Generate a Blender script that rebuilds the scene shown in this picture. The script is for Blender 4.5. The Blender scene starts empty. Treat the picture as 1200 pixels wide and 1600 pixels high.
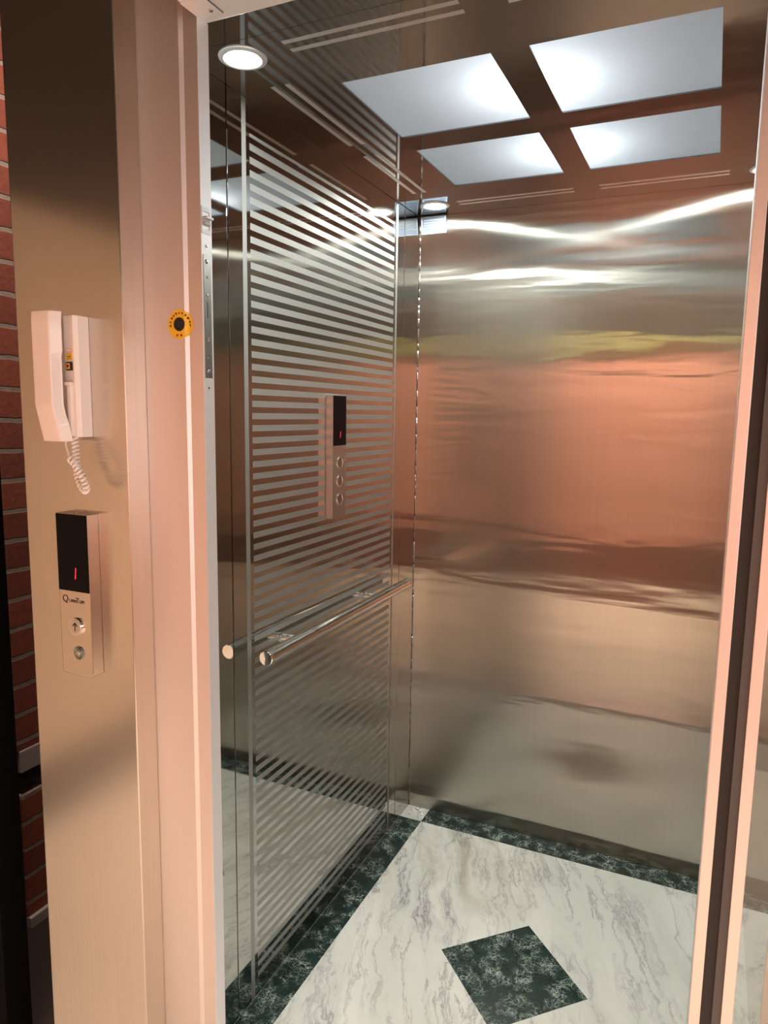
import bpy, bmesh, math, random
from mathutils import Vector, Matrix
random.seed(7)
S = bpy.context.scene
COL = S.collection

# ---------------------------------------------------------------- camera
YAW, PITCH, ROLL, FPX = 0.42756, 0.13622, 0.01459, 1117.62
cy, sy, cp, sp = math.cos(YAW), math.sin(YAW), math.cos(PITCH), math.sin(PITCH)
fwd = Vector((-sy*cp, cy*cp, -sp)); rgt = Vector((cy, sy, 0)); up = rgt.cross(fwd)
r2 = math.cos(ROLL)*rgt + math.sin(ROLL)*up
u2 = -math.sin(ROLL)*rgt + math.cos(ROLL)*up
cam = bpy.data.objects.new('camera', bpy.data.cameras.new('camera')); COL.objects.link(cam)
cam.matrix_world = Matrix(((r2.x, u2.x, -fwd.x, 0), (r2.y, u2.y, -fwd.y, 0), (r2.z, u2.z, -fwd.z, 1.40), (0, 0, 0, 1)))
cam.data.sensor_fit = 'HORIZONTAL'; cam.data.sensor_width = 36.0; cam.data.lens = 36.0*FPX/1200.0
cam.data.clip_start = 0.02
S.camera = cam
# ---------------------------------------------------------------- world, lights, exposure
W = bpy.data.worlds.new('world'); S.world = W; W.use_nodes = True
W.node_tree.nodes['Background'].inputs[0].default_value = (1, .75, .6, 1)
W.node_tree.nodes['Background'].inputs[1].default_value = 0.0
S.view_settings.view_transform = 'Standard'; S.view_settings.look = 'None'
S.view_settings.gamma = 1.0; S.view_settings.use_curve_mapping = False
S.view_settings.exposure = 0.0
S.cycles.use_denoising = True
S.cycles.max_bounces = 14; S.cycles.glossy_bounces = 10; S.cycles.diffuse_bounces = 5
S.cycles.sample_clamp_indirect = 6.0

def area(name, loc, rot, sx, sy_, power, col, spread=math.pi):
    l = bpy.data.lights.new(name, 'AREA'); l.shape = 'RECTANGLE'; l.size = sx; l.size_y = sy_
    l.energy = power; l.color = col; l.spread = spread
    o = bpy.data.objects.new(name, l); COL.objects.link(o); o.location = loc; o.rotation_euler = rot
    return o
# warm lobby ceiling luminaire, then added fill lights with no visible source
area('lobby_ceiling_lamp', (0.75, -0.85, 2.66), (0, 0, 0), 0.7, 0.7, 20, (1, .79, .66), math.radians(115))
area('recess_fill_light', (-1.30, 1.02, 2.60), (0, 0, 0), 0.12, 0.12, 10.0, (1, .76, .64), math.radians(120))  # added wash above the brick pier, fading towards its foot
area('rear_wall_fill', (-0.45, -0.92, 2.66), (math.radians(-10), 0, 0), 1.4, 0.3, 60, (1, .79, .67), math.radians(115))  # added to brighten the rear wall and its warm bounce
area('lobby_side_fill', (2.16, -0.2, 1.35), (0, math.radians(90), 0), 1.0, 1.2, 33, (1, .93, .90))  # added whiter light from the right; no window is modelled
LED = (0.88, 0.96, 1.0)
LEDW = 2.5
for yy in (1.463, 1.834):
    l = bpy.data.lights.new('led_puck', 'POINT'); l.energy = LEDW; l.color = LED; l.shadow_soft_size = 0.012
    o = bpy.data.objects.new('led_puck', l); COL.objects.link(o); o.location = (-0.3645, yy, 2.078)

# ---------------------------------------------------------------- dimensions
XL, XR, YB, ZC = -0.9094, 0.172, 2.2483, 2.0314
YF = 1.032            # front of the cabin
YJ0, YJ1 = 0.905, 0.933
XJ, XP = -0.725, 0.0232

# ---------------------------------------------------------------- node helpers
def mat(name):
    m = bpy.data.materials.new(name); m.use_nodes = True
    nt = m.node_tree; b = nt.nodes['Principled BSDF']
    return m, nt, b
def N(nt, t, **kw):
    n = nt.nodes.new(t)
    for k, v in kw.items():
        if k.startswith('i_'): n.inputs[k[2:].replace('_', ' ')].default_value = v
        else: setattr(n, k, v)
    return n
def L(nt, a, b): nt.links.new(a, b)
def math_(nt, op, a, b=None, c=None):
    n = nt.nodes.new('ShaderNodeMath'); n.operation = op
    for i, v in enumerate((a, b, c)):
        if v is None: continue
        if isinstance(v, (int, float)): n.inputs[i].default_value = v
        else: L(nt, v, n.inputs[i])
    return n.outputs[0]
def coords(nt, scale=(1, 1, 1), rot=(0, 0, 0), loc=(0, 0, 0)):
    tc = nt.nodes.new('ShaderNodeTexCoord'); mp = nt.nodes.new('ShaderNodeMapping')
    mp.inputs['Scale'].default_value = scale; mp.inputs['Rotation'].default_value = rot; mp.inputs['Location'].default_value = loc
    L(nt, tc.outputs['Object'], mp.inputs[0]); return mp.outputs[0]
def noise(nt, vec, scale=5, detail=3, rough=.5, dist=0):
    n = nt.nodes.new('ShaderNodeTexNoise'); n.inputs['Scale'].default_value = scale
    n.inputs['Detail'].default_value = detail; n.inputs['Roughness'].default_value = rough; n.inputs['Distortion'].default_value = dist
    L(nt, vec, n.inputs['Vector']); return n
def ramp(nt, fac, stops):
    r = nt.nodes.new('ShaderNodeValToRGB'); e = r.color_ramp.elements
    while len(e) < len(stops): e.new(.5)
    for el, (p, c) in zip(e, stops):
        el.position = p; el.color = (c[0], c[1], c[2], 1) if isinstance(c, tuple) else (c, c, c, 1)
    L(nt, fac, r.inputs[0]); return r.outputs[0]
def mix(nt, fac, a, b, typ='MIX'):
    n = nt.nodes.new('ShaderNodeMixRGB'); n.blend_type = typ
    for i, v in enumerate((fac, a, b)):
        if isinstance(v, (int, float)): n.inputs[i].default_value = v
        elif isinstance(v, tuple): n.inputs[i].default_value = (*v, 1)
        else: L(nt, v, n.inputs[i])
    return n.outputs[0]
def bump(nt, h, dist, b, strength=1.0):
    n = nt.nodes.new('ShaderNodeBump'); n.inputs['Distance'].default_value = dist; n.inputs['Strength'].default_value = strength
    L(nt, h, n.inputs['Height']); L(nt, n.outputs[0], b.inputs['Normal']); return n
def plain(name, col, rough=.5, metal=0, coat=0, spec=.5):
    m, nt, b = mat(name)
    v = noise(nt, coords(nt), 30, 3)
    L(nt, mix(nt, .06, (col[0], col[1], col[2]), v.outputs['Color'], 'SOFT_LIGHT'), b.inputs['Base Color'])
    b.inputs['Roughness'].default_value = rough; b.inputs['Metallic'].default_value = metal
    b.inputs['Coat Weight'].default_value = coat; b.inputs['Specular IOR Level'].default_value = spec
    return m
def horiz_tangent(nt, b):
    g = nt.nodes.new('ShaderNodeNewGeometry'); c = nt.nodes.new('ShaderNodeVectorMath'); c.operation = 'CROSS_PRODUCT'
    L(nt, g.outputs['True Normal'], c.inputs[0]); c.inputs[1].default_value = (0, 0, 1)
    L(nt, c.outputs[0], b.inputs['Tangent'])
def brushed(name, col, av, ah, wide=None, wmix=.35, wave=.0006, wl=(1.2, 1.2, 9), tint=.08):
    """vertical-grain brushed stainless sheet, slightly oil-canned; av, ah: microfacet width up-down and sideways"""
    m = bpy.data.materials.new(name); m.use_nodes = True; nt = m.node_tree; nt.nodes.clear()
    streak = noise(nt, coords(nt, (260, 260, 2.0)), 1, 4, .6)
    base = mix(nt, streak.outputs[0], tuple(c*(1-tint) for c in col), tuple(min(1, c*(1+tint)) for c in col))
    blot = noise(nt, coords(nt, (2.2, 2.2, 1.6)), 1, 2)
    colr = mix(nt, .25, base, ramp(nt, blot.outputs[0], [(.3, .40), (.7, .60)]), 'OVERLAY')
    g = nt.nodes.new('ShaderNodeNewGeometry'); c = nt.nodes.new('ShaderNodeVectorMath'); c.operation = 'CROSS_PRODUCT'
    L(nt, g.outputs['True Normal'], c.inputs[0]); c.inputs[1].default_value = (.012, .02, 1)
    w = noise(nt, coords(nt, wl), 1, 2.5, .45, .3)
    bn = nt.nodes.new('ShaderNodeBump'); bn.inputs['Distance'].default_value = wave; L(nt, w.outputs[0], bn.inputs['Height'])
    def lobe(av, ah):
        n = nt.nodes.new('ShaderNodeBsdfAnisotropic') if hasattr(bpy.types, 'ShaderNodeBsdfAnisotropic') else nt.nodes.new('ShaderNodeBsdfGlossy')
        n.distribution = 'GGX'
        L(nt, colr, n.inputs['Color']); n.inputs['Roughness'].default_value = math.sqrt(math.sqrt(av*ah))
        n.inputs['Anisotropy'].default_value = -(1-math.sqrt(av/ah))
        L(nt, c.outputs[0], n.inputs['Tangent']); L(nt, bn.outputs[0], n.inputs['Normal']); return n
    a = lobe(av, ah); out = a.outputs[0]
    if wide:
        b = lobe(*wide); x = nt.nodes.new('ShaderNodeMixShader'); x.inputs[0].default_value = wmix
        L(nt, a.outputs[0], x.inputs[1]); L(nt, b.outputs[0], x.inputs[2]); out = x.outputs[0]
    o = nt.nodes.new('ShaderNodeOutputMaterial'); L(nt, out, o.inputs[0])
    return m

M = {}
M['steel_back'] = brushed('brushed_steel_back', (.47, .445, .395), .0045, .085, (.02, .50), .28, .0015, (1.7, 1.7, 12))
M['steel_landing'] = brushed('brushed_steel_landing', (.66, .62, .55), .022, .07, (.08, .40), .18, .0002, (1, 1, 3))
M['steel_trim'] = brushed('satin_steel', (.60, .57, .54), .08, .16, None, 0, .0001, (2, 2, 2))
M['chrome'] = plain('chrome', (.82, .82, .80), .06, 1)
M['satin'] = plain('satin_metal', (.62, .60, .58), .28, 1)
M['zinc'] = plain('zinc_plate', (.36, .35, .33), .32, 1)
M['alu'] = brushed('brushed_aluminium', (.78, .78, .80), .20, .30, None, 0, .0001, (2, 2, 2))
M['frame'] = brushed('champagne_aluminium', (.86, .79, .77), .22, .34, None, 0, .0001, (2, 2, 2), .02)
M['pale_alu'] = plain('pale_anodised_aluminium', (.74, .75, .77), .38, .35)
M['rubber'] = plain('black_gasket', (.012, .010, .010), .6)
M['grey'] = plain('grey_hinge_profile', (.075, .070, .070), .5, 0)
M['blackglass'] = plain('black_display', (.006, .005, .006), .10, spec=.06)
M['ink'] = plain('dark_ink', (.06, .03, .02), .6)
M['screw'] = plain('screw_steel', (.55, .53, .52), .22, 1)
M['plastic'] = plain('white_phone_plastic', (.86, .80, .76), .38, 0, .15)
M['cord'] = plain('white_cord', (.88, .85, .83), .45)
M['yellow'] = plain('yellow_sticker', (.86, .50, .03), .35)
M['orange'] = plain('orange_icon', (.90, .38, .06), .4)
M['pinklabel'] = plain('pink_label', (.85, .45, .34), .5)
M['voidblack'] = plain('unlit_black', (.004, .004, .004), .9, spec=.1)  # near-black colour stands in for unlit space
M['lockgrey'] = plain('key_lock_metal', (.25, .30, .30), .3, 1)

def mirror(name, col, rough, wave=.00025, stripes=False):
    m, nt, b = mat(name)
    b.inputs['Metallic'].default_value = 1
    w = noise(nt, coords(nt, (1.5, 1.5, 3.5)), 1, 2, .4)
    L(nt, w.outputs[0], b.inputs['Base Color'])
    bump(nt, w.outputs[0], wave, b)
    if not stripes:
        L(nt, mix(nt, .06, col, w.outputs['Color'], 'SOFT_LIGHT'), b.inputs['Base Color'])
        b.inputs['Roughness'].default_value = rough
        return m
    tc = nt.nodes.new('ShaderNodeTexCoord'); sx = nt.nodes.new('ShaderNodeSeparateXYZ'); L(nt, tc.outputs['Object'], sx.inputs[0])
    y, z = sx.outputs[1], sx.outputs[2]
    per = 0.02622
    ph = math_(nt, 'FRACT', math_(nt, 'DIVIDE', math_(nt, 'ADD', z, per*200 - 1.4172 + per*.25), per))   # 0..1, centre of stripe at .25
    st = math_(nt, 'LESS_THAN', ph, .52)
    def band(v, lo, hi): return math_(nt, 'MULTIPLY', math_(nt, 'GREATER_THAN', v, lo), math_(nt, 'LESS_THAN', v, hi))
    st = math_(nt, 'MULTIPLY', st, band(y, 1.301, 2.043))
    st = math_(nt, 'MULTIPLY', st, band(z, .035, 1.968))
    fr = math_(nt, 'ADD', band(y, 1.2735, 1.2885), band(y, 2.056, 2.069))
    mask = math_(nt, 'MINIMUM', math_(nt, 'ADD', st, fr), 1)
    g = noise(nt, coords(nt, (900, 900, 900)), 1, 1)
    etch = mix(nt, g.outputs[0], (.42, .41, .39), (.49, .48, .46))
    L(nt, mix(nt, mask, col, etch), b.inputs['Base Color'])
    L(nt, math_(nt, 'MULTIPLY_ADD', mask, .48, rough), b.inputs['Roughness'])
    return m
M['mirror'] = mirror('mirror_steel', (.50, .49, .46), .04, .00010)
M['mirror_striped'] = mirror('mirror_steel_etched', (.50, .49, .46), .04, .00010, stripes=True)
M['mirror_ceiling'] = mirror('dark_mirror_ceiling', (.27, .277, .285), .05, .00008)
M['etch'] = plain('etched_steel', (.62, .60, .58), .42, 1)
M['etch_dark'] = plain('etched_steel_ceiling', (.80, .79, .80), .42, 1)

def emis(name, col, s):
    m = bpy.data.materials.new(name); m.use_nodes = True; nt = m.node_tree; nt.nodes.clear()
    e = N(nt, 'ShaderNodeEmission'); e.inputs[0].default_value = (*col, 1); e.inputs[1].default_value = s
    o = N(nt, 'ShaderNodeOutputMaterial'); L(nt, e.outputs[0], o.inputs[0]); return m
M['lamp'] = emis('downlight_glow', (.93, 1.0, .95), 850)
M['red_led'] = emis('red_led', (1, .03, .06), 2.2)

def diffuser():
    m = bpy.data.materials.new('opal_diffuser'); m.use_nodes = True; nt = m.node_tree; nt.nodes.clear()
    t = N(nt, 'ShaderNodeBsdfTranslucent'); t.inputs[0].default_value = (.62, .64, .66, 1)
    d = N(nt, 'ShaderNodeBsdfDiffuse'); d.inputs[0].default_value = (.45, .46, .47, 1)
    n = noise(nt, coords(nt, (20, 20, 20)), 1, 4); L(nt, mix(nt, n.outputs[0], (.40, .41, .42), (.50, .51, .52)), d.inputs[0])
    x = N(nt, 'ShaderNodeMixShader'); x.inputs[0].default_value = .4
    L(nt, t.outputs[0], x.inputs[1]); L(nt, d.outputs[0], x.inputs[2])
    o = N(nt, 'ShaderNodeOutputMaterial'); L(nt, x.outputs[0], o.inputs[0]); return m
M['diffuser'] = diffuser()
M['boxwhite'] = plain('light_box_white', (.72, .73, .74), .8)

def white_marble():
    m, nt, b = mat('white_marble')
    def rc(scale, loc=(0, 0, 0)):
        mp = nt.nodes.new('ShaderNodeMapping'); mp.inputs['Scale'].default_value = scale; mp.inputs['Location'].default_value = loc
        L(nt, rot0, mp.inputs[0]); return mp.outputs[0]
    rot0 = coords(nt, (1, 1, 1), (0, 0, math.radians(-19.4)))
    v = rc((1, 1, 1))
    warp = noise(nt, v, 4, 4, .6)
    def warped(scale, amt):
        sv = rc(scale); a = nt.nodes.new('ShaderNodeVectorMath'); a.operation = 'MULTIPLY_ADD'
        L(nt, warp.outputs['Color'], a.inputs[0]); a.inputs[1].default_value = (amt, amt, amt); L(nt, sv, a.inputs[2]); return a.outputs[0]
    def ridge(vec, sc, det, lv, rough=.6):
        n = noise(nt, vec, sc, det, rough, .2); return math_(nt, 'ABSOLUTE', math_(nt, 'SUBTRACT', n.outputs[0], lv))
    v1 = warped((8, 1.5, 1), .8); v2 = warped((15, 2.6, 1), 1.2)
    a = ramp(nt, ridge(v1, 1.0, 8, .5), [(0, 1.0), (.008, .55), (.022, .22), (.07, 0.0)])
    a2 = ramp(nt, ridge(v2, 1.0, 9, .48, .7), [(0, .9), (.010, .35), (.04, 0.0)])
    m1 = ramp(nt, noise(nt, v, 3.4, 3, .5).outputs[0], [(.40, 0.0), (.60, 1.0)])
    m2 = ramp(nt, noise(nt, rc((5, 2.2, 1), (3, 1, 0)), 1, 3, .5).outputs[0], [(.45, 0.0), (.62, 1.0)])
    f = math_(nt, 'MAXIMUM', math_(nt, 'MULTIPLY', a, m1), math_(nt, 'MULTIPLY', a2, m2))
    cloud = ramp(nt, noise(nt, v1, .8, 4, .6).outputs[0], [(.35, 0.0), (.7, 1.0)])
    base = mix(nt, cloud, (.70, .72, .66), (.86, .86, .80))
    c = mix(nt, math_(nt, 'MULTIPLY', f, .85), base, (.22, .21, .25))
    loc = nt.nodes.new('ShaderNodeTexCoord'); dist = nt.nodes.new('ShaderNodeVectorMath'); dist.operation = 'DISTANCE'
    L(nt, loc.outputs['Object'], dist.inputs[0]); dist.inputs[1].default_value = (-.66, 1.98, 0)
    near = ramp(nt, dist.outputs['Value'], [(.06, 1.0), (.34, 0.0)])
    st = noise(nt, v1, .9, 7, .72, .8)
    stain = math_(nt, 'MULTIPLY', ramp(nt, st.outputs[0], [(.46, 0.0), (.62, .6)]), near)
    c = mix(nt, stain, c, (.44, .38, .24))
    L(nt, c, b.inputs['Base Color']); b.inputs['Roughness'].default_value = .22
    return m
def green_marble():
    m, nt, b = mat('green_marble')
    v = coords(nt)
    w = noise(nt, v, 14, 4, .6)
    add = nt.nodes.new('ShaderNodeVectorMath'); add.operation = 'MULTIPLY_ADD'
    L(nt, w.outputs['Color'], add.inputs[0]); add.inputs[1].default_value = (.13, .13, .13); L(nt, v, add.inputs[2])
    vo = nt.nodes.new('ShaderNodeTexVoronoi'); vo.feature = 'DISTANCE_TO_EDGE'; vo.inputs['Scale'].default_value = 34
    L(nt, add.outputs[0], vo.inputs['Vector'])
    vo2 = nt.nodes.new('ShaderNodeTexVoronoi'); vo2.feature = 'DISTANCE_TO_EDGE'; vo2.inputs['Scale'].default_value = 85
    L(nt, add.outputs[0], vo2.inputs['Vector'])
    a = ramp(nt, vo.outputs['Distance'], [(0, 1.0), (.035, .15), (.09, 0.0)])
    a2 = ramp(nt, vo2.outputs['Distance'], [(0, .7), (.06, 0.0)])
    msk = ramp(nt, noise(nt, v, 22, 3).outputs[0], [(.44, .04), (.60, 1.0)])
    base = mix(nt, noise(nt, v, 30, 4, .6).outputs[0], (.003, .009, .009), (.020, .050, .045))
    f = math_(nt, 'MULTIPLY', math_(nt, 'MAXIMUM', a, a2), msk)
    L(nt, mix(nt, f, base, (.50, .62, .54)), b.inputs['Base Color']); b.inputs['Roughness'].default_value = .18
    return m
M['white_marble'] = white_marble(); M['green_marble'] = green_marble()

def brick(name, axis, c1, c2, mortar, bw=.225, bh=.0765, phase=0.0):
    m, nt, b = mat(name)
    tc = nt.nodes.new('ShaderNodeTexCoord'); sx = nt.nodes.new('ShaderNodeSeparateXYZ'); L(nt, tc.outputs['Object'], sx.inputs[0])
    cb = nt.nodes.new('ShaderNodeCombineXYZ'); L(nt, math_(nt, 'ADD', sx.outputs[axis], phase), cb.inputs[0]); L(nt, sx.outputs[2], cb.inputs[1])
    wn = noise(nt, tc.outputs['Object'], 18, 4)
    ad = nt.nodes.new('ShaderNodeVectorMath'); ad.operation = 'MULTIPLY_ADD'
    L(nt, wn.outputs['Color'], ad.inputs[0]); ad.inputs[1].default_value = (.010, .010, 0); L(nt, cb.outputs[0], ad.inputs[2])
    br = nt.nodes.new('ShaderNodeTexBrick'); L(nt, ad.outputs[0], br.inputs['Vector'])
    br.inputs['Scale'].default_value = 1; br.inputs['Brick Width'].default_value = bw; br.inputs['Row Height'].default_value = bh
    br.inputs['Mortar Size'].default_value = .0065; br.inputs['Mortar Smooth'].default_value = .3
    br.inputs['Color1'].default_value = (*c1, 1); br.inputs['Color2'].default_value = (*c2, 1); br.inputs['Mortar'].default_value = (*mortar, 1)
    n = noise(nt, tc.outputs['Object'], 60, 5, .7)
    L(nt, mix(nt, .5, br.outputs['Color'], ramp(nt, n.outputs[0], [(.3, .35), (.7, .65)]), 'OVERLAY'), b.inputs['Base Color'])
    b.inputs['Roughness'].default_value = .85
    h = math_(nt, 'ADD', math_(nt, 'MULTIPLY', math_(nt, 'SUBTRACT', 1, br.outputs['Fac']), 1.0), math_(nt, 'MULTIPLY', n.outputs[0], .25))
    bump(nt, h, .006, b)
    return m
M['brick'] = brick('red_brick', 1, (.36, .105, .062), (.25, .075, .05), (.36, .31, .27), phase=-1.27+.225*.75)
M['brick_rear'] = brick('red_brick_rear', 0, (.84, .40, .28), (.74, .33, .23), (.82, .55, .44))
M['plaster'] = plain('lobby_plaster', (.62, .50, .36), .85)
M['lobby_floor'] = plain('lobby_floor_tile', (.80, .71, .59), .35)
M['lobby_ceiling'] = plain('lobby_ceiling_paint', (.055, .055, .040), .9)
M['shaded_floor'] = plain('shaded_floor_tile', (.035, .026, .020), .5)  # shade of the recess put into the floor colour
M['dark_wood'] = plain('dark_wood_panelling', (.050, .032, .020), .6)
M['olive'] = plain('olive_frieze', (.30, .30, .12), .8)
M['lower_wall_shade'] = plain('shaded_red_brown', (.26, .11, .075), .7)
M['boxcrumb'] = plain('white_plaster', (.9, .89, .86), .9)
M['brown_wall'] = plain('brown_wall_paint', (.26, .19, .14), .8)
M['box_grey'] = plain('blue_grey_metal', (.060, .075, .105), .4)
M['box_pale'] = plain('pale_embossing', (.20, .23, .27), .4)
M['stone'] = plain('pale_stone_block', (.50, .46, .42), .8)
M['green'] = plain('green_cloth', (.20, .24, .10), .9)

def glass():
    m, nt, b = mat('clear_glass')
    b.inputs['Base Color'].default_value = (.93, .96, .94, 1); b.inputs['Roughness'].default_value = 0.0
    b.inputs['Transmission Weight'].default_value = 1.0; b.inputs['IOR'].default_value = 1.5
    return m
M['glass'] = glass()

# ---------------------------------------------------------------- mesh helpers
def add_box(bm, x0, x1, y0, y1, z0, z1, bev=0, seg=2, mi=0):
    r = bmesh.ops.create_cube(bm, size=1)
    bmesh.ops.scale(bm, vec=(abs(x1-x0), abs(y1-y0), abs(z1-z0)), verts=r['verts'])
    bmesh.ops.translate(bm, vec=((x0+x1)/2, (y0+y1)/2, (z0+z1)/2), verts=r['verts'])
    fs = {f for v in r['verts'] for f in v.link_faces}
    for f in fs: f.material_index = mi
    if bev:
        es = list({e for v in r['verts'] for e in v.link_edges})
        k = bmesh.ops.bevel(bm, geom=es, offset=bev, segments=seg, profile=.6, affect='EDGES')
        for f in k['faces']: f.material_index = mi
def add_cyl(bm, p0, p1, r, seg=32, r1=None, mi=0, cap=True):
    p0, p1 = Vector(p0), Vector(p1); d = p1-p0
    q = bmesh.ops.create_cone(bm, cap_ends=cap, segments=seg, radius1=r, radius2=r if r1 is None else r1, depth=d.length)
    rot = Vector((0, 0, 1)).rotation_difference(d.normalized()).to_matrix().to_4x4()
    bmesh.ops.transform(bm, matrix=Matrix.Translation((p0+p1)/2) @ rot, verts=q['verts'])
    for v in q['verts']:
        for f in v.link_faces: f.material_index = mi; f.smooth = len(f.verts) == 4
def add_prism(bm, pts, z0, z1, mi=0, bev=0):
    """pts: polygon in XY, extruded along Z"""
    a = [bm.verts.new((x, y, z0)) for x, y in pts]; b = [bm.verts.new((x, y, z1)) for x, y in pts]
    fs = [bm.faces.new(a[::-1]), bm.faces.new(b)]
    n = len(pts)
    for i in range(n): fs.append(bm.faces.new((a[i], a[(i+1) % n], b[(i+1) % n], b[i])))
    for f in fs: f.material_index = mi
    bmesh.ops.recalc_face_normals(bm, faces=fs)
    if bev:
        es = list({e for f in fs for e in f.edges})
        bmesh.ops.bevel(bm, geom=es, offset=bev, segments=2, profile=.6, affect='EDGES')
def add_lathe(bm, prof, center, axis='Y', seg=40, mi=0):
    """prof: (radius, height along axis) list"""
    rings = []
    for r, h in prof:
        ring = []
        for k in range(seg):
            a = 2*math.pi*k/seg; c, s = r*math.cos(a), r*math.sin(a)
            p = {'Y': (c, h, s), 'X': (h, c, s), 'Z': (c, s, h)}[axis]
            ring.append(bm.verts.new(Vector(center)+Vector(p)))
        rings.append(ring)
    fs = []
    for i in range(len(rings)-1):
        for k in range(seg):
            f = bm.faces.new((rings[i][k], rings[i][(k+1) % seg], rings[i+1][(k+1) % seg], rings[i+1][k])); f.smooth = True; fs.append(f)
    fs += [bm.faces.new(rings[0]), bm.faces.new(rings[-1])]
    for f in fs: f.material_index = mi
    bmesh.ops.recalc_face_normals(bm, faces=fs)
def add_tube(bm, pts, r, seg=8, mi=0):
    pts = [Vector(p) for p in pts]; rings = []; nrm = None
    for i, p in enumerate(pts):
        t = (pts[min(i+1, len(pts)-1)]-pts[max(i-1, 0)]).normalized()
        if nrm is None:
            nrm = t.orthogonal().normalized()
        nrm = (nrm - t*nrm.dot(t)).normalized(); bn = t.cross(nrm)
        rr = r(i/(len(pts)-1)) if callable(r) else r
        rings.append([bm.verts.new(p + rr*(math.cos(2*math.pi*k/seg)*nrm + math.sin(2*math.pi*k/seg)*bn)) for k in range(seg)])
    for i in range(len(rings)-1):
        for k in range(seg):
            f = bm.faces.new((rings[i][k], rings[i][(k+1) % seg], rings[i+1][(k+1) % seg], rings[i+1][k])); f.smooth = True; f.material_index = mi
    bm.faces.new(rings[0]); bm.faces.new(rings[-1])
    bmesh.ops.recalc_face_normals(bm, faces=bm.faces[:])
def obj(name, bm, mats, parent=None, kind=None, base=None):
    for e in bm.edges:
        if len(e.link_faces) == 2 and e.calc_face_angle(0) > .6: e.smooth = False
    me = bpy.data.meshes.new(name); bm.to_mesh(me); bm.free()
    for m in (mats if isinstance(mats, (list, tuple)) else [mats]): me.materials.append(M[m] if isinstance(m, str) else m)
    o = bpy.data.objects.new(name, me); COL.objects.link(o)
    if parent: o.parent = parent; o.matrix_parent_inverse = Matrix.Translation(-Vector(parent.location))
    if kind: o['kind'] = kind
    return o
def box(name, dims, mats, parent=None, kind=None, bev=0):
    bm = bmesh.new(); add_box(bm, *dims, bev=bev); return obj(name, bm, mats, parent, kind)
def thing(name, label, cat, loc, group=None):
    o = bpy.data.objects.new(name, None); COL.objects.link(o); o.location = loc; o.empty_display_size = .05
    o['label'] = label; o['category'] = cat
    if group: o['group'] = group
    return o
def tag(o, label, cat, group=None):
    o['label'] = label; o['category'] = cat
    if group: o['group'] = group
    return o
def text_mesh(txt, size, mtx, depth=.0004):
    cu = bpy.data.curves.new('t', 'FONT'); cu.body = txt; cu.size = size; cu.extrude = depth; cu.align_x = 'CENTER'; cu.align_y = 'CENTER'
    t = bpy.data.objects.new('t', cu); COL.objects.link(t)
    bpy.context.view_layer.update()
    me = bpy.data.meshes.new_from_object(t.evaluated_get(bpy.context.evaluated_depsgraph_get()))
    bpy.data.objects.remove(t); me.transform(mtx)
    bm = bmesh.new(); bm.from_mesh(me); bpy.data.meshes.remove(me); return bm

# ================================================================ STRUCTURE : cabin
T = 0.003
# left wall: three mirror sheets with thin gaps
wl = box('wall_left', (XL-.02, XL, 1.2245, 2.1190, 0.001, ZC-.0003), 'mirror_striped', kind='structure', bev=.0014)
box('front_panel', (XL-.02, XL, YF, 1.2220, 0.001, ZC-.0003), 'mirror', wl, bev=.0014)
box('rear_panel', (XL-.02, XL, 2.1212, YB-.004, 0.001, ZC-.0003), 'mirror', wl, bev=.0014)
bm = bmesh.new()
z = .02
while z < ZC-.01:      # rough sealant bead in the corner
    h = random.uniform(.01, .05); r = random.uniform(.0006, .0022)
    add_cyl(bm, (XL+.0012, YB-.0012, z), (XL+.0012, YB-.0012, min(z+h, ZC-.003)), r, 8, random.uniform(.0006, .0020)); z += h+random.uniform(-.004, .012)
obj('corner_sealant', bm, 'satin', wl)
wb = box('wall_back', (XL-.02, XR+.02, YB, YB+.02, 0.001, ZC-.0003), 'steel_back', kind='structure')
wr = box('wall_right', (XR, XR+.02, YF, YB-.002, 0.001, ZC-.0003), 'mirror', kind='structure')
bm = bmesh.new()
add_box(bm, XL-.02, -.815, YF-.02, YF-.001, 0.001, ZC)
add_box(bm, .1150, XR+.02, YF-.012, YF-.001, 0.001, ZC, mi=1)
obj('wall_front', bm, ['steel_trim', 'frame'], kind='structure')

# ceiling sheet with four openings and etched double lines
GX = (-.7009, -.4026, -.3346, -.0316); GY = (1.3071, 1.6085, 1.6935, 1.9872)
xs = [XL, GX[0], GX[1], GX[2], GX[3], XR]; ys = [1.098, GY[0], GY[1], GY[2], GY[3], YB]
bm = bmesh.new()
vv = {}
def gv(i, j, zz):
    k = (i, j, zz)
    if k not in vv: vv[k] = bm.verts.new((xs[i], ys[j], zz))
    return vv[k]
HO = {(1, 1), (3, 1), (1, 3), (3, 3)}
for i in range(5):
    for j in range(5):
        if (i, j) in HO: continue
        bm.faces.new((gv(i, j, ZC), gv(i, j+1, ZC), gv(i+1, j+1, ZC), gv(i+1, j, ZC)))
        bm.faces.new((gv(i, j, ZC+T), gv(i+1, j, ZC+T), gv(i+1, j+1, ZC+T), gv(i, j+1, ZC+T)))
for (i, j) in HO:      # reveals of the openings
    for a, b in (((i, j), (i+1, j)), ((i+1, j), (i+1, j+1)), ((i+1, j+1), (i, j+1)), ((i, j+1), (i, j))):
        bm.faces.new((gv(*a, ZC), gv(*b, ZC), gv(*b, ZC+T), gv(*a, ZC+T)))
add_box(bm, XL, XR, YF, 1.0965, ZC, ZC+T)
def slit(x0, x1, y0, y1): add_box(bm, x0, x1, y0, y1, ZC-.0004, ZC+.001, mi=1)
hw = .0052
for yc in (1.134, 1.1628, 2.1275, 2.1555):
    slit(-.722 if yc < 2 else -.745, -.4035, yc-hw, yc+hw); slit(-.3325, -.0085, yc-hw, yc+hw)
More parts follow.
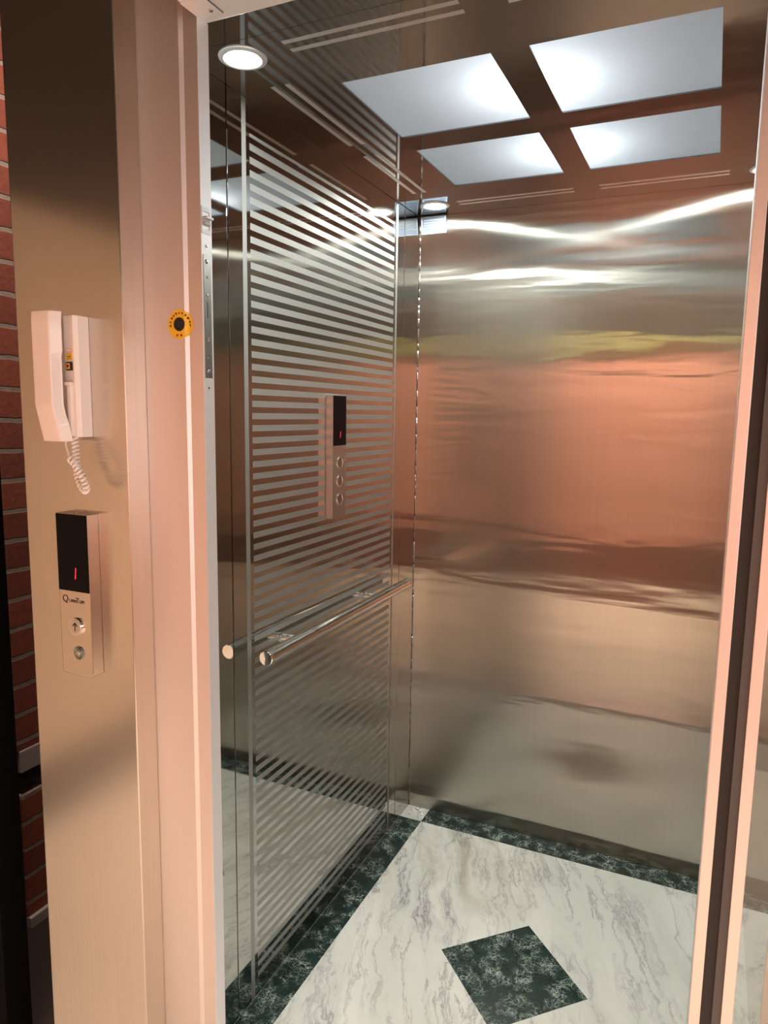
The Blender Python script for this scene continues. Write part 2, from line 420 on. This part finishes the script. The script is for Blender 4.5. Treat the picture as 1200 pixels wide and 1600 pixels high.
for xc in (-.832, -.7995, .0632, .0957):
    slit(xc-hw, xc+hw, 1.271, 1.606); slit(xc-hw, xc+hw, 1.681, 2.006)
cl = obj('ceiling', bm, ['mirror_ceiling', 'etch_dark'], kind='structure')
bm = bmesh.new()      # white light box over the openings
x0, x1, y0, y1, z0, z1 = GX[0]-.05, GX[3]+.05, GY[0]-.05, GY[3]+.05, ZC+.008, ZC+.105
add_box(bm, x0, x1, y0, y1, z1, z1+.003)
add_box(bm, x0-.003, x0, y0, y1, z0, z1); add_box(bm, x1, x1+.003, y0, y1, z0, z1)
add_box(bm, x0, x1, y0-.003, y0, z0, z1); add_box(bm, x0, x1, y1, y1+.003, z0, z1)
obj('light_box', bm, 'boxwhite', cl)
bm = bmesh.new()
add_box(bm, XL-.3, XR+.3, YF-.1, YB+.3, 2.2, 2.22); obj('cabin_roof', bm, 'voidblack', cl)

# floor: marble field, border and inlay flush with each other
bm = bmesh.new(); add_box(bm, XL-.02, XR+.02, YF-.02, YB+.02, -.04, -.002)
fl = obj('floor', bm, 'white_marble', kind='structure')
BX0, BX1, BY1, BY0 = XL+.080, XR, YB-.0813, YF+.075
def tile(name, poly, m, lab=None):
    bm = bmesh.new(); add_prism(bm, poly, -.002, 0.0); o = obj(name, bm, m, fl)
    if lab: o['label'] = lab
    return o
def rect(a, b, c, d): return [(a, c), (b, c), (b, d), (a, d)]
DC = (-.3700, 1.632); DR = .1885
dia = [(DC[0]-DR, DC[1]), (DC[0], DC[1]-DR), (DC[0]+DR, DC[1]), (DC[0], DC[1]+DR)]
# the field is four pieces around the inlay
cs = [(BX0, BY0), (BX1, BY0), (BX1, BY1), (BX0, BY1)]
bm = bmesh.new()
for poly in ([cs[0], (BX1, BY0), dia[2], dia[1], dia[0]], [cs[0], dia[0], cs[3]], [cs[3], dia[0], dia[3], dia[2], cs[2]], [cs[2], dia[2], cs[1]]):
    add_prism(bm, poly, -.002, 0.0)
o = obj('marble_field', bm, 'white_marble', fl)
tile('diamond_inlay', dia, 'green_marble', 'dark green veined marble diamond')
tile('border_strip', rect(XL, BX0, BY0, BY1), 'green_marble')
tile('border_strip', rect(BX0, BX1, BY1, YB), 'green_marble')
tile('border_strip', rect(BX0, BX1, YF, BY0), 'green_marble')
tile('corner_tile', rect(XL, BX0, BY1, YB), 'white_marble', 'small white marble square in the back left corner')
box('sill', (XJ, XP, YJ0, YF-.021, -.04, -.001), 'alu', fl)

# ================================================================ STRUCTURE : landing trim and door frame
bm = bmesh.new(); add_box(bm, -1.0705, -.8365, .858, .9049, 0, 2.4, bev=.0022, seg=3)
obj('trim_1', bm, 'steel_landing', kind='structure')
def yprof(x):      # front surface of the aluminium frame
    if x < -.7565: return YJ0
    if x < -.7515: return YJ0 + (x+.7565)
    return YJ0+.005
fr = bpy.data.objects.new('trim_2', None); COL.objects.link(fr); fr.location = (XJ, YJ1, 0); fr['kind'] = 'structure'
bm = bmesh.new()
add_prism(bm, [(-.8900, YJ1), (-.8900, YJ0), (-.7565, YJ0), (-.7515, YJ0+.005), (-.7265, YJ0+.005), (-.7265, YJ1)], 0, 2.4)
obj('frame_post', bm, 'frame', fr)
box('jamb_lining', (-.7263, XJ, YJ0+.0045, YJ1+.002, 0, 1.9705), 'pale_alu', fr, bev=.0004)
bm = bmesh.new(); add_box(bm, XP, XP+.0127, YJ0, YJ1+.02, 0, 2.0, bev=.0008)
obj('frame_post', bm, 'frame', fr)
box('jamb_lining', (XP-.0006, XP-.0001, YJ0+.003, YJ1+.02, 0, 1.9705), 'alu', fr)
bm = bmesh.new(); add_box(bm, XJ-.0005, XP+.013, .868, YJ1, 1.9705, 2.4, bev=.0008); hd = obj('header', bm, 'pale_alu', fr)
box('gasket', (XP+.0128, XP+.0256, YJ0+.004, YJ0+.010, 0, 2.4), 'rubber', fr)
box('hinge_profile', (XP+.0257, XP+.0360, YJ0+.001, YJ0+.010, 0, 2.4), 'grey', fr, bev=.0006)
# fixing bracket under the header, left
bm = bmesh.new(); add_box(bm, XJ+.0002, XJ+.0400, .872, .917, 1.9680, 1.9704, bev=.0005)
add_box(bm, XJ+.0002, XJ+.0400, .9172, .9185, 1.9690, 1.9704, mi=1); add_box(bm, XJ+.0402, XJ+.0413, .872, .917, 1.9690, 1.9704, mi=1)
bk = obj('bracket', bm, ['pale_alu', 'grey'], fr)
def screw(parent, c, axis, r=.0028, mat_='screw'):
    bm = bmesh.new(); s = {'X': 1, 'Y': -1}[axis]
    add_lathe(bm, [(r, 0), (r, .0006*s), (r*.75, .0012*s), (r*.32, .0013*s), (r*.30, .0004*s), (.0001, .0003*s)], c, axis, 20)
    return obj('screw', bm, mat_, parent)
bm = bmesh.new(); add_lathe(bm, [(.0036, 0), (.0036, -.0008), (.0027, -.0014), (.0012, -.0014), (.0011, -.0004), (.0001, -.0003)], (XJ+.0300, .903, 1.9680), 'Z', 24); obj('screw', bm, 'screw', bk)

# strike plate let into the left jamb lining
X0 = XJ+.0001
bm = bmesh.new(); add_box(bm, X0-.001, X0+.0008, .9125, .9300, 1.4515, 1.6370, bev=.0003)
add_box(bm, X0+.0004, X0+.00095, .9195, .9215, 1.543, 1.567, mi=1); add_box(bm, X0+.0004, X0+.00095, .9250, .9264, 1.541, 1.566, mi=2)
sp_ = obj('strike_plate', bm, ['zinc', 'rubber', 'screw'], fr); sp_['label'] = 'dark steel lock strip screwed to the left jamb'
for zz, rr in ((1.627, .0034), (1.604, .0020), (1.577, .0023), (1.570, .0017), (1.512, .0018), (1.508, .0014), (1.484, .0023), (1.462, .0032)):
    screw(sp_, (X0+.0008, .9205+random.uniform(-.0012, .0012), zz), 'X', rr)
screw(fr, (X0, .9205, 1.650), 'X', .0024); screw(fr, (X0, .9205, 1.436), 'X', .0022)
bm = bmesh.new()      # catch with a small roller in a square plate
add_box(bm, X0, X0+.0012, .9100, .9128, 1.668, 1.707); add_box(bm, X0, X0+.0012, .9285, .9310, 1.668, 1.707)
add_box(bm, X0, X0+.0012, .9128, .9285, 1.668, 1.674); add_box(bm, X0, X0+.0012, .9128, .9285, 1.700, 1.707)
add_box(bm, X0, X0+.0080, .9135, .9300, 1.689, 1.6925, bev=.0005)
add_cyl(bm, (X0+.001, .9140, 1.683), (X0+.001, .9275, 1.683), .0035, 16)
ct = obj('door_catch', bm, 'alu', fr); ct['label'] = 'small square roller catch high on the left jamb'

# narrow glazed panel right of the opening
XD = XP+.0361
dr = bpy.data.objects.new('window_1', None); COL.objects.link(dr); dr.location = (XD, YJ0, 0); dr['kind'] = 'structure'
box('stile', (XD, XD+.0130, YJ0-.001, YJ1, 0, 2.4), 'frame', dr, bev=.0008)
box('stile', (.1500, .1620, YJ0-.001, YJ1, 0, 2.4), 'frame', dr, bev=.0008)
box('rail', (XD+.0131, .1499, YJ0, YJ1, 0, .06), 'frame', dr)
box('glass_pane', (XD+.0129, .1501, .9165, .9225, .061, 2.4), 'glass', dr)

# ================================================================ STRUCTURE : lobby
bm = bmesh.new(); add_box(bm, -3.4, 2.3, -1.45, YJ0-.001, -.06, -.003); obj('floor_lobby', bm, 'lobby_floor', kind='structure')
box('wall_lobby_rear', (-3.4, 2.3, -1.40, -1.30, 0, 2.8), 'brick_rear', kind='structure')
box('wall_lobby_right', (2.2, 2.3, -1.30, 1.1, 0, 2.8), 'brown_wall', kind='structure')
box('wall_lobby_left', (-2.1, -2.0, -1.30, .35, 0, 2.8), 'plaster', kind='structure')
box('wall_rear_shade', (-3.4, 2.2, -1.30, -1.27, 0, .44), 'lower_wall_shade', kind='structure')  # darker band paints the shade along the foot of the rear wall
box('baseboard_left', (-2.0, -1.97, -1.27, .35, 0, .20), 'dark_wood', kind='structure')
box('trim_3', (-3.4, 2.2, -1.30, -1.27, 2.015, 2.72), 'dark_wood', kind='structure')
box('trim_4', (-2.0, -1.97, -1.27, .35, 2.03, 2.72), 'dark_wood', kind='structure')
box('trim_5', (-3.4, 2.2, -1.30, -1.265, 1.90, 2.014), 'olive', kind='structure')
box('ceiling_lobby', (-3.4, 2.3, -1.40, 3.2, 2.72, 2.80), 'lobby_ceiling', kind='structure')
bm = bmesh.new()
add_box(bm, .16, 2.2, .935, 1.03, 0, 2.8); add_box(bm, -1.07, .16, .935, 1.03, 2.2, 2.8)
obj('wall_lobby_front', bm, 'plaster', kind='structure')
box('wall_shaft', (-1.09, -1.071, .9055, 3.0, 0, 2.8), 'voidblack', kind='structure')
box('floor_recess', (-3.4, -1.09, YJ0-.001, 3.2, -.06, -.003), 'shaded_floor', kind='structure')
# brick wall beyond the landing panel with a pale stone course, dark slot, and stone footing
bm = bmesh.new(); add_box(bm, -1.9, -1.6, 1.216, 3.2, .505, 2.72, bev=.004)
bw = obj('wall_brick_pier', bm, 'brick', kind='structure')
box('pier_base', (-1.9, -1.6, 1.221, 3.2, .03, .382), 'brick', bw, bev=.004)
box('stone_course', (-1.9, -1.597, 1.221, 3.2, .445, .506), 'stone', bw, bev=.003)
box('stone_footing', (-1.9, -1.590, 1.221, 3.2, -.003, .03), 'stone', bw, bev=.003)
bm = bmesh.new(); add_box(bm, -1.95, -1.305, .93, .9905, 0, 2.72); add_box(bm, -1.95, -1.72, 1.214, 3.2, .382, .445)  # first box added: fills the unlit opening and shades the brick pier
obj('wall_shade_block', bm, 'voidblack', kind='structure')

# ================================================================ THINGS : lights in the cabin ceiling
names = {(1, 1): 'milky square light panel in the ceiling, front left of the four', (3, 1): 'milky square light panel in the ceiling, front right of the four',
         (1, 3): 'milky square light panel in the ceiling, back left of the four', (3, 3): 'milky square light panel in the ceiling, back right of the four'}
for (i, j), lb in names.items():
    bm = bmesh.new()
    a = [bm.verts.new(p) for p in ((xs[i]-.02, ys[j]-.02, ZC+.0045), (xs[i]-.02, ys[j+1]+.02, ZC+.0045), (xs[i+1]+.02, ys[j+1]+.02, ZC+.0045), (xs[i+1]+.02, ys[j]-.02, ZC+.0045))]
    bm.faces.new(a)
    tag(obj('light_panel', bm, 'diffuser'), lb, 'light panel', 'square light panels in the cabin ceiling')
def downlight(x, y, label):
    t = thing('downlight', label, 'ceiling light', (x, y, ZC), 'round downlights in the cabin ceiling')
    bm = bmesh.new()
    add_lathe(bm, [(.0305, -.0022), (.0335, -.0040), (.0395, -.0040), (.0432, -.0022), (.0440, -.0002), (.0305, -.0002)], (x, y, ZC), 'Z', 48)
    obj('trim_ring', bm, 'alu', t)
    bm = bmesh.new(); add_lathe(bm, [(.0304, -.0004), (.0300, -.0026), (.0001, -.0027)], (x, y, ZC), 'Z', 48)
    obj('lamp_disc', bm, 'lamp', t)
downlight(-.8168, 1.151, 'round glowing downlight in ceiling, nearest the door header')
downlight(-.8182, 2.139, 'round glowing downlight in the far back left ceiling corner')
downlight(.0800, 2.139, 'round downlight in the back right ceiling corner behind the post')

# angled plate in the top back corner
t = thing('corner_bracket', 'small slanted metal box tucked under ceiling in the back left corner', 'metal box', (-.86, YB-.0005, 1.975))
bm = bmesh.new()
P = [(YB-.0006, 1.9765), (YB-.012, ZC-.003), (YB-.0006, ZC-.003)]
a = [bm.verts.new((-.9040, y, zz)) for y, zz in P]; b = [bm.verts.new((-.8180, y, zz)) for y, zz in P]
bm.faces.new(a); bm.faces.new(b[::-1])
for k in range(3): bm.faces.new((a[k], b[k], b[(k+1) % 3], a[(k+1) % 3]))
bmesh.ops.recalc_face_normals(bm, faces=bm.faces[:])
obj('housing', bm, 'box_grey', t)
def slant(x0, x1, s0, s1, off, bm, mi=0):      # s runs down the slanted face 0..1
    A = Vector((0, YB-.012, ZC-.003)); B = Vector((0, YB-.0006, 1.9765)); n = Vector((0, -(A.z-B.z), -(B.y-A.y))).normalized()
    for (sa, sb) in ((s0, s1),):
        p = A.lerp(B, sa); q = A.lerp(B, sb)
        lo = [bm.verts.new((x, v.y, v.z)) for x, v in ((x0, p), (x1, p), (x1, q), (x0, q))]
        hi = [bm.verts.new((x, (v+n*off).y, (v+n*off).z)) for x, v in ((x0, p), (x1, p), (x1, q), (x0, q))]
        fs = [bm.faces.new(hi), bm.faces.new(lo[::-1])]
        for k in range(4): fs.append(bm.faces.new((lo[k], lo[(k+1) % 4], hi[(k+1) % 4], hi[k])))
        for f in fs: f.material_index = mi
        bmesh.ops.recalc_face_normals(bm, faces=fs)
bm = bmesh.new()
slant(-.9030, -.8190, .02, .07, .0015, bm); slant(-.9030, -.8190, .93, .98, .0015, bm)
slant(-.9030, -.8990, .07, .93, .0015, bm); slant(-.8230, -.8190, .07, .93, .0015, bm)
slant(-.8990, -.8230, .64, .67, .0010, bm)
for r_ in range(3):
    for k in range(11):
        x = -.893 + k*.0062; slant(x, x+.0040, .18+r_*.14, .24+r_*.14, .0010, bm)
obj('embossed_front', bm, 'box_pale', t)

# ================================================================ THINGS : handrail
RX, RZ = -.8590, .8640
t = thing('handrail', 'short chrome tube handrail on two stubs on the striped mirror wall', 'handrail', (XL, 1.67, RZ))
bm = bmesh.new(); add_cyl(bm, (RX, 1.2745, RZ), (RX, 2.0625, RZ), .0165, 40); obj('rail', bm, 'chrome', t)
for y_, dz in ((1.2745, -1), (2.0625, 1)):
    bm = bmesh.new(); add_lathe(bm, [(.0166, 0), (.0171, .0008*dz), (.0171, .0035*dz), (.0155, .0050*dz), (.0001, .0052*dz)], (RX, y_, RZ), 'Y', 36); obj('end_cap', bm, 'chrome', t)
for y_ in (1.412, 1.862):
    bm = bmesh.new(); add_cyl(bm, (XL+.004, y_, RZ+.002), (RX, y_, RZ+.002), .0095, 28); add_lathe(bm, [(.0125, .0002), (.0125, .003), (.0100, .0042), (.0001, .0043)], (XL, y_, RZ+.002), 'X', 28)
    obj('bracket', bm, 'chrome', t)

# ================================================================ THINGS : cabin operating panel
CX = -.8878
t = thing('car_control_panel', 'slim steel control panel with three buttons on the striped wall', 'control panel', (XL, 1.66, 1.12))
bm = bmesh.new(); add_box(bm, XL+.0002, CX, 1.6250, 1.6980, 1.1268, 1.4465, bev=.0012); obj('housing', bm, 'steel_trim', t)
bm = bmesh.new(); add_box(bm, CX-.0004, CX+.0008, 1.6262, 1.6968, 1.3165, 1.4450, bev=.0004); dsp = obj('display', bm, 'blackglass', t)
def seg1(bm, axis, c, h, w, lean):
    """two upright strokes of a seven segment one; axis: face normal"""
    for a, b in ((0.04, 1), (-1, -0.04)):
        za, zb = a*h, b*h
        q = []
        for zz, ww in ((za, -w), (za, w), (zb, w), (zb, -w)):
            u = ww+lean*zz
            q.append((c[0]+.0002, c[1]+u, c[2]+zz) if axis == 'X' else (c[0]+u, c[1]-.0002, c[2]+zz))
        bm.faces.new([bm.verts.new(p) for p in q])
bm = bmesh.new(); seg1(bm, 'X', (CX+.0009, 1.6645, 1.3445), .0080, .0011, .16); obj('digit_one', bm, 'red_led', dsp)
for zz in (1.2715, 1.2235, 1.1755):
    bm = bmesh.new(); add_lathe(bm, [(.0160, -.0004), (.0160, .0016), (.0152, .0026), (.0136, .0026), (.0130, .0012)], (CX, 1.6615, zz), 'X', 36)
    b_ = obj('button', bm, 'chrome', t)
    bm = bmesh.new(); add_lathe(bm, [(.0130, .0006), (.0128, .0018), (.0001, .0018)], (CX, 1.6615, zz), 'X', 36); obj('button_face', bm, 'zinc', b_)

# ================================================================ THINGS : landing call panel
YP, YC = .858, .8350
t = thing('call_panel', 'steel call panel with black display below the intercom on landing post', 'call panel', (-.94, YP, .95))
bm = bmesh.new()
prof = [(-.9735, .9600), (-.9735, 1.2320), (-.9043, 1.2320), (-.9043, .9640), (-.9150, .9565)]
a = [bm.verts.new((x, YC, zz)) for x, zz in prof]; b = [bm.verts.new((x, YP-.0002, zz)) for x, zz in prof]
bm.faces.new(a); bm.faces.new(b[::-1])
for k in range(5): bm.faces.new((a[k], b[k], b[(k+1) % 5], a[(k+1) % 5]))
bmesh.ops.recalc_face_normals(bm, faces=bm.faces[:])
bmesh.ops.bevel(bm, geom=bm.edges[:], offset=.0009, segments=2, profile=.6, affect='EDGES')
obj('housing', bm, 'steel_landing', t)
screw(t, (-.940, YC+.012, 1.2322), 'X', .0018).name = 'screw'
bm = bmesh.new(); add_box(bm, -.9731, -.9049, YC-.0009, YC+.0005, 1.1030, 1.2312, bev=.0004); dsp = obj('display', bm, 'blackglass', t)
bm = bmesh.new(); seg1(bm, 'Y', (-.9335, YC-.0010, 1.1335), .0095, .0010, .12); obj('digit_one', bm, 'red_led', dsp)
def face_mtx(x, y, z_): return Matrix.Translation((x, y, z_)) @ Matrix.Rotation(math.radians(90), 4, 'X')
bm = text_mesh('Q', .0165, face_mtx(-.9600, YC-.0003, 1.0885), .0003)
for txt, sz, x, zz in (('UAN', .0078, -.9435, 1.0862), ('T', .0125, -.9330, 1.0875), ('UM', .0078, -.9232, 1.0862)):
    b2 = text_mesh(txt, sz, face_mtx(x, YC-.0003, zz), .0003); me = bpy.data.meshes.new('x'); b2.to_mesh(me); b2.free(); bm.from_mesh(me); bpy.data.meshes.remove(me)
lg = obj('lettering', bm, 'ink', t); lg['label'] = 'dark printed wordmark with a large first letter'
bx, bz = -.9360, 1.0440
bm = bmesh.new(); add_lathe(bm, [(.0150, .0003), (.0150, -.0030), (.0142, -.0046), (.0132, -.0046)], (bx, YC, bz), 'Y', 40); bt = obj('call_button', bm, 'chrome', t)
bm = bmesh.new(); add_lathe(bm, [(.0133, 0), (.0132, -.0040), (.0125, -.0050), (.0001, -.0050)], (bx, YC, bz), 'Y', 40); obj('button_face', bm, 'satin', bt)
bm = bmesh.new()
add_box(bm, bx-.0009, bx+.0009, YC-.0054, YC-.0050, bz-.0070, bz+.0062)
for s in (-1, 1):
    q = [(0, .0078), (s*.0056, .0020), (s*.0043, .0006), (0, .0050)]
    f = [bm.verts.new((bx+u, YC-.0055, bz+v)) for u, v in q]; bm.faces.new(f)
ar = obj('up_arrow', bm, 'ink', bt); ar['label'] = 'dark upward arrow'
lx, lz = -.9340, .9985
bm = bmesh.new(); add_lathe(bm, [(.0112, .0002), (.0112, -.0016), (.0100, -.0022), (.0078, -.0012), (.0074, -.0020), (.0001, -.0020)], (lx, YC, lz), 'Y', 36); lk = obj('key_lock', bm, 'lockgrey', t)
bm = bmesh.new(); add_lathe(bm, [(.0040, -.0018), (.0036, -.0034), (.0001, -.0036)], (lx, YC, lz), 'Y', 24); add_box(bm, lx-.0005, lx+.0005, YC-.0039, YC-.0030, lz-.0026, lz+.0026, mi=1)
obj('key_slot', bm, ['chrome', 'rubber'], lk)

# ================================================================ THINGS : intercom phone
t = thing('wall_phone', 'white intercom handset with coiled cord mounted on landing steel post', 'intercom phone', (-.96, YP, 1.35))
Yb = .8290
bm = bmesh.new()      # base: flat front, bevelled right cheek
zt, zb_ = 1.5445, 1.3568
prof = [(-1.000, YP-.0003), (-.9960, Yb+.004), (-.9300, Yb+.003), (-.9270, Yb-.001), (-.9095, Yb-.002), (-.9055, YP-.0003)]
prof = [(-1.000, YP-.0003), (-.9960, .842), (-.9335, .842), (-.9325, .8305), (-.9110, .8290), (-.9065, .8350), (-.9075, YP-.0003)]
add_prism(bm, prof, zb_, zt, bev=.0009)
base_ = obj('phone_base', bm, 'plastic', t)
# handset: lofted along z, bulging forward, tapering back at the bottom
def hs(z_):
    u = (z_-1.352)/(1.548-1.352)
    f = .7950
    if u < .28: f += (.28-u)/.28*.0125            # lower part falls back toward the wall
    if u > .93: f += (u-.93)*.020
    w = -.0
    if .12 < u < .70: w = -.0026*min(1, (u-.12)/.08, (.70-u)/.04)
    return f, w
bm = bmesh.new(); rings = []
zs = [1.3500+.198*k/40 for k in range(41)]
for z_ in zs:
    f, w = hs(z_)
    xl, xm, xr = -.9640, -.9232, -.9152
    dz = .0035*math.sin(math.pi*0) 
    pts = [(xl+.010, f+.0335), (xl-.002, f+.012), (xl-.0015, f+.006), (xl+.004, f), (xm-.004, f), (xm, f+.0006), (xr-.0012+w, f+.0150), (xr+w, f+.0172), (xr-.0230+w*.5, f+.0335)]
    rings.append([bm.verts.new((x, y, z_)) for x, y in pts])
n = len(rings[0])
for i in range(len(rings)-1):
    for k in range(n): bm.faces.new((rings[i][k], rings[i][(k+1) % n], rings[i+1][(k+1) % n], rings[i+1][k]))
bm.faces.new(rings[0]); bm.faces.new(rings[-1])
bmesh.ops.recalc_face_normals(bm, faces=bm.faces[:])
hsn = obj('handset', bm, 'plastic', t)
mo = hsn.modifiers.new('b', 'BEVEL'); mo.width = .0012; mo.segments = 2; mo.limit_method = 'ANGLE'; mo.angle_limit = math.radians(40)
bm = bmesh.new()
add_box(bm, -.9240, -.9165, .8240, .8310, 1.3580, 1.4370, bev=.0015)
add_box(bm, -.9255, -.9135, .8215, .8290, 1.4370, 1.4425, bev=.0012)
cr_ = obj('cradle_hook', bm, 'plastic', t)
bm = bmesh.new()
xc = -.9205
add_box(bm, xc-.0062, xc+.0066, Yb-.0024, Yb+.001, 1.4600, 1.4735, bev=.0012, mi=0)
bt = obj('talk_button', bm, 'rubber', base_)
bm = bmesh.new(); add_box(bm, xc-.0042, xc+.0030, Yb-.0031, Yb-.0020, 1.4622, 1.4713, bev=.0004)
ic = obj('button_icon', bm, 'orange', bt)
bm = bmesh.new(); add_lathe(bm, [(.0021, -.0001), (.0021, -.0004), (.0012, -.0004), (.0012, -.0001)], (xc-.0006, Yb-.0031, 1.4670), 'Y', 16)
add_box(bm, xc-.0010, xc-.0002, Yb-.0035, Yb-.0031, 1.4635, 1.4650); obj('button_glyph', bm, 'ink', bt)
bm = bmesh.new(); add_box(bm, xc-.0055, xc+.0062, Yb-.0006, Yb+.001, 1.4765, 1.4865)
for k in range(4): add_box(bm, xc-.0032+k*.0019, xc-.0020+k*.0019, Yb-.0008, Yb-.0005, 1.4808, 1.4824, mi=1)
add_box(bm, xc-.0040, xc+.0045, Yb-.0008, Yb-.0005, 1.4783, 1.4788, mi=1)
lb_ = obj('yellow_label', bm, ['yellow', 'ink'], base_)
bm = bmesh.new(); add_box(bm, xc-.0055, xc+.0062, Yb-.0006, Yb+.001, 1.4885, 1.4935)
add_box(bm, xc-.0040, xc+.0045, Yb-.0008, Yb-.0005, 1.4897, 1.4922, mi=1)
obj('pink_label', bm, ['pinklabel', 'plastic'], base_)
# coiled cord: base -> down -> loop -> back up to the handset
def bez(ps, k):
    out = []; ps = [Vector(p) for p in ps]
    ps = [ps[0]*2-ps[1]]+ps+[ps[-1]*2-ps[-2]]
    for i in range(1, len(ps)-2):
        for j in range(k):
            u = j/k; a, b, c, e = ps[i-1:i+3]
            out.append(.5*((2*b)+(-a+c)*u+(2*a-5*b+4*c-e)*u*u+(-a+3*b-3*c+e)*u**3))
    out.append(ps[-2]); return out
path = bez([(-.9215, .833, 1.3560), (-.9190, .832, 1.3380), (-.9150, .829, 1.3150), (-.9090, .825, 1.2950), (-.9010, .824, 1.2800), (-.8905, .822, 1.2735), (-.8850, .818, 1.2810), (-.8870, .813, 1.2980), (-.8990, .809, 1.3180), (-.9065, .808, 1.3235)], 60)
pl = [0]
for i in range(1, len(path)): pl.append(pl[-1]+(path[i]-path[i-1]).length)
turns = 25; hel = []; nrm = Vector((0, 1, 0)); steps = turns*14; j = 0
for s in range(steps+1):
    d_ = pl[-1]*s/steps
    while j < len(pl)-2 and pl[j+1] < d_: j += 1
    u = (d_-pl[j])/max(1e-9, pl[j+1]-pl[j]); p = path[j].lerp(path[j+1], u)
    tg = (path[min(j+2, len(path)-1)]-path[max(j-1, 0)]).normalized()
    nrm = (nrm-tg*nrm.dot(tg)).normalized(); bn = tg.cross(nrm); a = 2*math.pi*turns*s/steps
    hel.append(p+.0044*(math.cos(a)*nrm+math.sin(a)*bn))
bm = bmesh.new(); add_tube(bm, hel, .00165, 7)
add_tube(bm, bez([path[-1], (-.9110, .811, 1.3300), (-.9200, .815, 1.3420), (-.9265, .820, 1.3510)], 8), lambda u: .0022-.0010*u, 8)
add_tube(bm, [(-.9215, .834, 1.3600), (-.9215, .833, 1.3550)], .0020, 8)
cd = obj('coiled_cord', bm, 'cord', t)

# ================================================================ THINGS : sticker over the emergency key hole
t = thing('key_hole_sticker', 'round yellow sticker around a black key hole on door frame', 'sticker', (-.7666, YJ0, 1.533))
sx_, sz_, SR = -.7666, 1.5335, .0226
bm = bmesh.new(); rr = [.0103, .013, .016, .019, .0212, .0226]; rings = []
for r_ in rr:
    rings.append([bm.verts.new((sx_+r_*math.cos(a), yprof(sx_+r_*math.cos(a))-.0005, sz_+r_*math.sin(a))) for a in [2*math.pi*k/64 for k in range(64)]])
for i in range(5):
    for k in range(64): bm.faces.new((rings[i][k], rings[i][(k+1) % 64], rings[i+1][(k+1) % 64], rings[i+1][k]))
st_ = obj('sticker_ring', bm, 'yellow', t)
bm = bmesh.new(); add_lathe(bm, [(.0106, -.0004), (.0102, -.0016), (.0085, -.0018), (.0080, -.0006), (.0001, -.0006)], (sx_, YJ0, sz_), 'Y', 36); obj('key_hole', bm, 'rubber', t)
bm = bmesh.new(); rs = random.Random(3)
def glyph(ang, rad, size):
    cx_, cz_ = math.cos(ang), math.sin(ang)
    for k in range(4):
        a = rs.uniform(-.4, .4)*size; b = rs.uniform(-.4, .4)*size; lw = size*.11; ln = size*rs.uniform(.3, .5)
        hor = k % 2
        quad = [(-ln, -lw), (ln, -lw), (ln, lw), (-ln, lw)] if hor else [(-lw, -ln), (lw, -ln), (lw, ln), (-lw, ln)]
        vs = []
        for (q0, q1) in quad:
            u, v = (b*0.3 if hor else a)+q0, (b if hor else 0)+q1
            x = sx_+rad*cx_+u*cz_+v*cx_; zz = sz_+rad*cz_-u*cx_+v*cz_
            vs.append(bm.verts.new((x, yprof(x)-.0008, zz)))
        bm.faces.new(vs)
for k in range(11): glyph(math.radians(-6+k*19.2), .0170, .0040)
glyph(math.radians(-78), .0172, .0042); glyph(math.radians(-104), .0172, .0042)
obj('sticker_writing', bm, 'ink', st_)

# ================================================================ THINGS : debris in the corner
rs = random.Random(11)
crumbs = [(-.880, 2.222, .0075, 'white plaster crumb on the corner tile, nearest the left wall'), (-.868, 2.232, .0060, 'small white crumb against the cabin back wall beside corner seam'),
          (-.853, 2.226, .0085, 'largest white crumb in the middle of the pale corner tile'), (-.842, 2.205, .0060, 'white plaster crumb on the corner tile, nearest its green border'), (-.884, 2.195, .0050, 'tiny white chip at the left end of the pale corner tile')]
for x, y, s, lab in crumbs:
    s *= 1.7
    bm = bmesh.new(); r = bmesh.ops.create_icosphere(bm, subdivisions=2, radius=s*.5)
    for v in r['verts']:
        k = 1+rs.uniform(-.35, .35); v.co = Vector((v.co.x*k*1.3, v.co.y*k, max(v.co.z*k*.6, -s*.25)))
    bmesh.ops.translate(bm, vec=(x, y, s*.25+.0002), verts=r['verts'])
    tag(obj('plaster_crumb', bm, 'boxcrumb'), lab, 'plaster crumb', 'plaster crumbs on the corner tile')
# green cloth hanging high on the rear lobby wall (seen only as a reflection)
